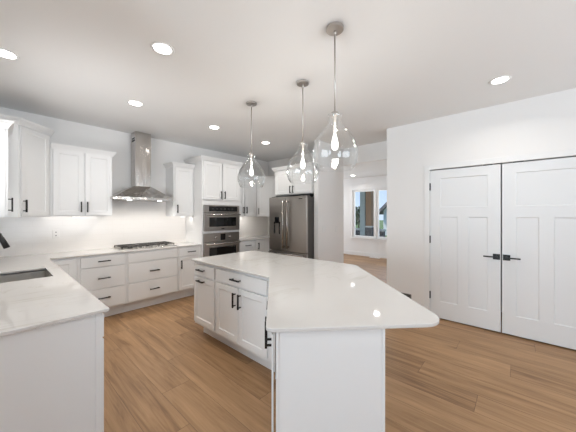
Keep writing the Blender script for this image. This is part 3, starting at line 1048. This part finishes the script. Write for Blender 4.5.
# ------------------------------------------------------------------ refrigerator
def fridge():
    xf, yl, yr = 3.60, 3.698, 2.775
    t = thing('refrigerator', 'dark stainless french door refrigerator with ice dispenser', 'refrigerator', (xf, yl, 0), R(-90))
    w = yl - yr
    MB().box((0.012, 0.055, 0.03), (w - 0.012, 0.90, 1.745)).build('fridge_body', M_fside, t)
    MB().box((0.02, 0.08, 0), (w - 0.02, 0.8, 0.03)).build('kick_plate', M_fside, t)
    half = w / 2
    zs, zt = 0.745, 1.758
    dl = MB().box((0, 0, zs), (half - 0.003, 0.05, zt)).build('fridge_door', M_fridge, t, 0.008)
    drr = MB().box((half + 0.003, 0, zs), (w, 0.05, zt)).build('fridge_door', M_fridge, t, 0.008)
    for cx, par in ((half - 0.052, dl), (half + 0.052, drr)):
        m = MB().tube([(cx, -0.052, 0.80), (cx, -0.052, 1.69)], 0.0135, 16)
        for z in (0.83, 1.66):
            m.box((cx - 0.011, -0.052, z - 0.02), (cx + 0.011, 0.002, z + 0.02))
        m.build('door_handle', M_handle, par)
    # dispenser in the left door
    dp = MB().box((0.125, -0.006, 1.04), (0.315, 0.002, 1.375)).build('ice_dispenser', M_fridge, dl, 0.002)
    MB().box((0.168, -0.016, 1.285), (0.272, -0.006, 1.38)).build('dispenser_control', M_screen, dp)
    MB().box((0.135, -0.0075, 1.055), (0.172, -0.006, 1.285)).box((0.268, -0.0075, 1.055), (0.305, -0.006, 1.285)).box((0.135, -0.0085, 1.265), (0.305, -0.006, 1.29)).build('dispenser_recess', M_screen, dp)
    MB().box((0.172, -0.009, 1.06), (0.268, -0.006, 1.265)).build('dispenser_paddle', M_oven, dp)
    fz = MB().box((0, 0, 0.085), (w, 0.05, zs - 0.012)).build('freezer_drawer', M_fridge, t, 0.006)
    m = MB().tube([(0.04, -0.052, 0.70), (w - 0.04, -0.052, 0.70)], 0.0135, 16)
    for cx in (0.07, w - 0.07):
        m.box((cx - 0.02, -0.052, 0.689), (cx + 0.02, 0.002, 0.711))
    m.build('door_handle', M_handle, fz)
    MB().box((0.02, 0.05, 1.745), (0.12, 0.14, 1.772)).build('hinge_cover', M_fside, t)
    MB().box((w - 0.12, 0.05, 1.745), (w - 0.02, 0.14, 1.772)).build('hinge_cover', M_fside, t)
    MB().box((w - 0.17, -0.002, 1.705), (w - 0.09, 0.001, 1.718)).build('badge', M_screen, drr)
    return t


fridge()
fcb = thing('fridge_top_cabinet', 'white two door cabinet above the refrigerator', 'cabinet', (3.84, 3.775, 1.815), R(-90))
MB().box((0, 0, 0), (0.972, 0.755, 0.50)).build('cabinet_body', M_cab, fcb)
add_front(fcb, 'door', 0.02, 0.478, 0.012, 0.465, (0.478 - 0.03, 0.095, True))
add_front(fcb, 'door', 0.492, 0.95, 0.012, 0.465, (0.492 + 0.03, 0.095, True))
crown(fcb, [(0, 0.7), (0, -0.012), (0.972, -0.012)], 0.565)
MB().box((0, 0, 0.50), (0.972, 0.755, 0.555)).build('cabinet_top', M_cab, fcb)
tag(MB().box((3.84, 3.752, 0), (XF - 0.002, 3.774, 1.813)).build('fridge_side_panel', M_cab), 'tall white panel on the left side of the refrigerator', 'cabinet panel')

# ------------------------------------------------------------------ range hood
def hood():
    x0, x1, yf = 1.115, 1.955, 4.29
    cx = 1.565
    t = thing('range_hood', 'stainless pyramid range hood with tall chimney over the cooktop', 'range hood', (0, 0, 0))
    t.location = (cx, YH, 1.655)
    ch = MB().box((-0.080, -0.215, 0.215), (0.152, -0.002, ZC - 1.655 - 0.001)).build('chimney', M_hood, t)
    MB().box((-0.0805, -0.19, 0.95), (-0.080, -0.06, 0.975)).box((-0.0805, -0.19, 0.99), (-0.080, -0.06, 1.01)).build('vent_slot', M_dark, ch)
    MB().box((-0.0815, -0.2165, 0.63), (0.1535, -0.002, 0.634)).build('chimney_seam', M_hood, ch)
    a, b, f = x0 - cx, x1 - cx, yf - YH
    m = MB()
    lo = [(a, f), (b, f), (b, -0.009), (a, -0.009)]
    m.prism(lo, 0, 0.035)
    # concave pyramid skirt
    rings = []
    for k in range(9):
        u = k / 8
        g = 1 - (1 - u) ** 0.9
        sx0 = a + (-0.084 - a) * g; sx1 = b + (0.156 - b) * g; sf = f + (-0.219 - f) * g
        z = 0.035 + 0.195 * (u ** 1.08)
        rings.append([m.bm.verts.new(q) for q in ((sx0, sf, z), (sx1, sf, z), (sx1, -0.009, z), (sx0, -0.009, z))])
    for A, B in zip(rings, rings[1:]):
        for i in range(4):
            j = (i + 1) % 4
            fc_ = m.bm.faces.new((A[i], A[j], B[j], B[i]))
    m.bm.faces.new(rings[-1])
    m.build('canopy', M_hood, t)
    MB().box((a + 0.03, f + 0.04, -0.004), (b - 0.03, -0.05, 0.0)).build('filter', M_oven, t)
    for k in range(4):
        MB().lathe([(0, 0.0), (0.008, 0.0), (0.008, 0.006), (0, 0.006)], 14, axis='y', base=(-0.12 + 0.06 * k, f - 0.006, 0.017)).build('button', M_handle, t)
    for sx in (-0.22, 0.22):
        MB().lathe([(0, -0.008), (0.03, -0.008), (0.032, -0.004), (0, -0.004)], 20, base=(sx, f + 0.09, 0)).build('hood_lamp', M_lens, t)
        l = bpy.data.lights.new('hood_lamp', 'SPOT'); l.energy = 17; l.color = WARM; l.spot_size = R(165); l.spot_blend = 1.0
        l.shadow_soft_size = 0.03
        o = bpy.data.objects.new('hood_lamp_light', l); o.location = (cx + sx, yf + 0.09, 1.64); COL.objects.link(o)


hood()

# ------------------------------------------------------------------ cooktop
def cooktop():
    x0, x1, y0, y1 = 1.215, 2.03, 4.25, 4.735
    w, d = x1 - x0, y1 - y0
    t = thing('gas_cooktop', 'stainless gas cooktop with black grates and front knobs', 'cooktop', (x0, y0, ZT))
    MB().prism(round_poly([(0, 0), (w, 0), (w, d), (0, d)], [0.02] * 4, 4), 0, 0.012).build('cooktop_body', M_steel, t, 0.003)
    for k, (bx, by, r) in enumerate(((0.15, 0.17, 0.035), (0.15, 0.36, 0.045), (w / 2, 0.27, 0.055), (w - 0.15, 0.17, 0.045), (w - 0.15, 0.36, 0.035))):
        MB().lathe([(0, 0.012), (r, 0.012), (r, 0.02), (r * 0.8, 0.026), (r * 0.75, 0.032), (0, 0.032)], 24, base=(bx, by, 0)).build('burner', M_iron, t)
    for k in range(3):
        gx0 = 0.015 + k * (w - 0.03) / 3 + 0.003; gx1 = 0.015 + (k + 1) * (w - 0.03) / 3 - 0.003
        gy0, gy1 = (0.10, d - 0.02)
        g = MB()
        z0, z1 = 0.034, 0.046
        b = 0.007
        g.box((gx0, gy0, z0), (gx1, gy0 + 2 * b, z1)).box((gx0, gy1 - 2 * b, z0), (gx1, gy1, z1))
        g.box((gx0, gy0, z0), (gx0 + 2 * b, gy1, z1)).box((gx1 - 2 * b, gy0, z0), (gx1, gy1, z1))
        for q in (0.3, 0.5, 0.7):
            yy = gy0 + (gy1 - gy0) * q
            g.box((gx0, yy - b, z0), (gx1, yy + b, z1))
        xm = (gx0 + gx1) / 2
        g.box((xm - b, gy0, z0), (xm + b, gy1, z1))
        for xx in (gx0, gx1 - 2 * b):
            for yy in (gy0, gy1 - 2 * b):
                g.box((xx, yy, 0.012), (xx + 2 * b, yy + 2 * b, z0))
        g.build('grate', M_iron, t, 0.002, 1)
    for k in range(5):
        MB().lathe([(0, 0.040), (0.016, 0.040), (0.019, 0.037), (0.023, 0.016), (0.026, 0.012), (0, 0.012)], 24, base=(w / 2 + (k - 2) * 0.092, 0.052, 0)).build('knob', M_handle, t)


cooktop()

# ------------------------------------------------------------------ pendants
def pendant_profile():
    hw_ = [(0.053, 0.0), (0.047, 0.012), (0.044, 0.032), (0.047, 0.054), (0.060, 0.078), (0.087, 0.110), (0.119, 0.15), (0.145, 0.195), (0.158, 0.24), (0.163, 0.275), (0.159, 0.31), (0.149, 0.345), (0.138, 0.369), (0.129, 0.383)]
    # smooth with Catmull-Rom
    out = []
    P = [Vector(p) for p in hw_]
    for i in range(len(P) - 1):
        p0 = P[max(i - 1, 0)]; p1 = P[i]; p2 = P[i + 1]; p3 = P[min(i + 2, len(P) - 1)]
        for k in range(3):
            u = k / 3
            out.append(0.5 * ((2 * p1) + (p2 - p0) * u + (2 * p0 - 5 * p1 + 4 * p2 - p3) * u * u + (3 * p1 - p0 - 3 * p2 + p3) * u ** 3))
    out.append(P[-1])
    return [(v.x, -v.y) for v in out]


PENDS = [(1.599, 0.979, 'clear glass pendant lamp nearest the camera, largest of the three'),
         (2.050, 1.625, 'clear glass pendant lamp in the middle of the three over the island'),
         (2.025, 2.382, 'clear glass pendant lamp farthest away, left of the three over the island')]
first = None
ZG = 2.140     # top of the glass
for x, y, lab in PENDS:
    if first is None:
        t = thing('pendant_lamp', lab, 'pendant lamp', (x, y, ZC), 0, 'glass pendants over the island')
        cn = MB().lathe([(0, -0.022), (0.057, -0.021), (0.061, -0.018), (0.061, -0.001), (0, -0.001)], 40)
        for f_ in cn.bm.faces:
            f_.smooth = False
        cn.build('canopy', M_nickel, t)
        zt = ZG - ZC
        MB().cyl(0.0055, zt + 0.02, -0.026, 12).lathe([(0, -0.05), (0.009, -0.05), (0.010, -0.03), (0.006, -0.024), (0, -0.024)], 14).build('rod', M_nickel, t)
        sk_ = MB().lathe([(0, zt + 0.022), (0.012, zt + 0.022), (0.026, zt + 0.016), (0.029, zt - 0.002), (0.024, zt - 0.010), (0.012, zt - 0.02), (0.010, zt - 0.075), (0, zt - 0.075)], 24).build('socket', M_nickel, t)
        op = pendant_profile()
        ip_ = [(r - 0.0035, z) for r, z in op][::-1]
        MB().lathe([(r, z + zt) for r, z in op + ip_], 48, closed=True).build('glass_shade', M_glass, t)
        bo = MB().lathe([(0, -0.076), (0.006, -0.077), (0.006, -0.115), (0.008, -0.135), (0.015, -0.16), (0.022, -0.19), (0.0245, -0.212), (0.022, -0.232), (0.013, -0.246), (0, -0.251)], 24)
        for v in bo.bm.verts:
            v.co.z += zt
        bo.build('bulb', M_bulb, t)
        first = t
    else:
        t = copy_tree(first); t.location = (x, y, ZC); t['label'] = lab
    l = bpy.data.lights.new('pendant_bulb', 'POINT'); l.energy = PEND_W; l.color = WARM; l.shadow_soft_size = 0.02
    o = bpy.data.objects.new('pendant_bulb', l); o.location = (x, y, ZG - 0.208); COL.objects.link(o)

# ------------------------------------------------------------------ small things
def under_light(label, cx, w, z, pw):
    t = thing('under_cabinet_light', label, 'cabinet light', (cx, 4.64, z), 0, 'slim lights under the wall cabinets')
    MB().box((-w / 2, -0.02, -0.014), (w / 2, 0.02, 0)).build('housing', M_plate, t, 0.002)
    MB().box((-w / 2 + 0.01, -0.015, -0.016), (w / 2 - 0.01, 0.015, -0.014)).build('lens', M_led, t)
    l = bpy.data.lights.new('under_cabinet_lamp', 'AREA'); l.shape = 'RECTANGLE'; l.size = 0.6 if cx < 1 else 0.3; l.size_y = 0.06; l.energy = pw * 0.9; l.color = WARM
    o = bpy.data.objects.new('under_cabinet_lamp', l); o.location = (cx, 4.53, z - 0.03); o.rotation_euler = Vector((0, 1, -0.8)).to_track_quat('-Z', 'Z').to_euler(); COL.objects.link(o)


under_light('slim light bar under the two door wall cabinet left of the hood', 0.76, 0.10, UZ, 0.65)
under_light('slim light bar under the narrow wall cabinet left of the oven tower', 2.30, 0.10, 1.398, 0.4)


l = bpy.data.lights.new('under_cabinet_lamp', 'AREA'); l.shape = 'RECTANGLE'; l.size = 0.64; l.size_y = 0.06; l.energy = 0.9; l.color = WARM
o = bpy.data.objects.new('under_cabinet_lamp', l); o.location = (3.65, 4.53, 1.345); o.rotation_euler = Vector((0, 1, -0.8)).to_track_quat('-Z', 'Z').to_euler(); COL.objects.link(o)


def switch(name, label, loc, rot, cat, rocker=2, w=0.075):
    t = thing(name, label, cat, loc, rot)
    MB().box((-w / 2, -0.006, -0.058), (w / 2, 0, 0.058)).build('cover_plate', M_plate, t, 0.002)
    for k in range(rocker):
        cx = (k - (rocker - 1) / 2) * 0.046
        MB().box((cx - 0.016, -0.009, -0.033), (cx + 0.016, -0.006, 0.033)).build('rocker', M_trim, t, 0.001, 1)
    return t


switch('light_switch', 'white double light switch on the stub wall beside the refrigerator', (3.99, 2.675, 1.155), 0, 'light switch', 2, 0.118)
switch('light_switch', 'white single light switch near the far end of the stub wall', (4.42, 2.675, 1.145), 0, 'light switch', 1)
ot = thing('wall_outlet', 'white outlet on the tiled backsplash left of the cooktop', 'outlet', (0.56, YH - 0.008, 1.165), 0)
MB().box((-0.036, -0.005, -0.057), (0.036, 0, 0.057)).build('cover_plate', M_tile, ot, 0.002)
MB().box((-0.006, -0.006, 0.015), (0.006, -0.005, 0.03)).box((-0.006, -0.006, -0.03), (0.006, -0.005, -0.015)).build('socket', M_vent, ot)
vt = thing('wall_vent', 'dark vent grille low on the wall left of the double doors', 'vent', (XD, 1.44, 0.14), R(-90))
MB().box((0, -0.008, 0), (0.255, 0, 0.125)).build('grille_frame', M_vent, vt, 0.002)
gm = MB()
for k in range(6):
    gm.box((0.012, -0.011, 0.014 + k * 0.018), (0.243, -0.008, 0.022 + k * 0.018))
gm.build('louvre', M_black, vt)
fv = thing('floor_register', 'white floor register below the far window', 'vent', (8.28, 3.56, 0), 0)
MB().box((-0.06, -0.17, 0), (0.06, 0.17, 0.006)).build('register_frame', M_trim, fv)
gm = MB()
for k in range(9):
    gm.box((-0.045, -0.145 + k * 0.034, 0.006), (0.045, -0.13 + k * 0.034, 0.009))
gm.build('louvre', M_plate, fv)

# ------------------------------------------------------------------ outdoors beyond the far window
struct(MB().box((8.52, -8, -0.42), (70, 40, -0.30)).build('ground', M_lawn))
struct(MB().box((8.52, 1.5, -0.30), (10.6, 8, -0.06)).build('porch_floor', M_capst))
struct(MB().box((8.52, 1.5, 2.62), (10.7, 8, 2.80)).build('porch_ceiling', M_postg))
gp = thing('porch_post', 'pale grey square porch post seen through the far window', 'post', (10.0, 4.775, -0.06))
MB().box((-0.10, -0.105, 0), (0.10, 0.105, 2.68)).build('shaft', M_postg, gp)
MB().box((-0.13, -0.13, 0), (0.13, 0.13, 0.12)).build('base', M_postg, gp)
cp = thing('porch_post', 'brown timber porch post seen through the far window', 'post', (10.0, 4.51, -0.06))
MB().box((-0.12, -0.115, 1.0), (0.12, 0.115, 2.68)).build('shaft', M_wood, cp)
MB().box((-0.14, -0.135, 0.96), (0.14, 0.135, 1.02)).build('cap', M_capst, cp)
MB().box((-0.13, -0.125, 0), (0.13, 0.125, 0.96)).build('base', M_stone, cp)
lw = thing('porch_wall', 'low dark stone porch wall outside the far window', 'wall', (10.35, 4.6, -0.06))
MB().box((-0.08, -0.55, 0), (0.08, 0.95, 0.80)).build('stone', M_stone, lw)
MB().box((-0.11, -0.58, 0.80), (0.11, 0.98, 0.88)).build('cap', M_capst, lw)

random.seed(4)
def tree(x, y, h, r, lab, n=260):
    t = thing('tree', lab, 'tree', (x, y, -0.30))
    m = MB()
    m.tube([(0, 0, 0), (0.1, 0, h * 0.4), (0, 0.1, h * 0.8)], [h * 0.025, h * 0.018, h * 0.006], 8)
    for k in range(9):
        a = random.uniform(0, 6.28); z = h * random.uniform(0.3, 0.6)
        m.tube([(0.08, 0, z), (math.cos(a) * r * 0.5, math.sin(a) * r * 0.5, z + h * 0.15), (math.cos(a) * r * 0.8, math.sin(a) * r * 0.8, z + h * 0.3)], [h * 0.009, h * 0.006, h * 0.003], 6)
    m.build('trunk', M_bark, t)
    f = MB()
    for k in range(n):
        v = Vector((random.gauss(0, 1), random.gauss(0, 1), random.gauss(0, 1))).normalized() * (random.random() ** 0.4)
        c = Vector((v.x * r, v.y * r, h * 0.62 + v.z * h * 0.36))
        s = r * 0.16
        a = Vector((random.gauss(0, 1), random.gauss(0, 1), random.gauss(0, 1))).normalized() * s
        b = Vector((random.gauss(0, 1), random.gauss(0, 1), random.gauss(0, 1))).normalized() * s
        q = [f.bm.verts.new(c + w_) for w_ in (a, b, -a, -b)]
        f.bm.faces.new(q)
    f.build('foliage', M_leaf, t)


tree(23.0, 12.2, 2.7, 0.8, 'dark tree at the left side of the far window view')
tree(22.0, 11.0, 2.5, 0.7, 'dark tree right of the timber porch post')
hs = thing('house', 'pale neighbouring house with a gable roof seen through the far window', 'house', (21.0, 4.9, -0.30))
MB().prism_axis([(-3.4, 0), (3.4, 0), (3.4, 2.0), (0, 5.3), (-3.4, 2.0)], 0, 6, 'x').build('wall', M_siding, hs)
rf = MB()
for sg in (-1, 1):
    rf.prism_axis([(0, 5.32), (sg * 3.75, 1.68), (sg * 3.75, 1.95), (0, 5.59)], -0.4, 6.4, 'x')
rf.build('roof', M_roof, hs)
for yy in (-1.6, 1.0):
    MB().box((-0.03, yy - 0.45, 1.0), (0.02, yy + 0.45, 2.3)).build('window', M_glassblk, hs)
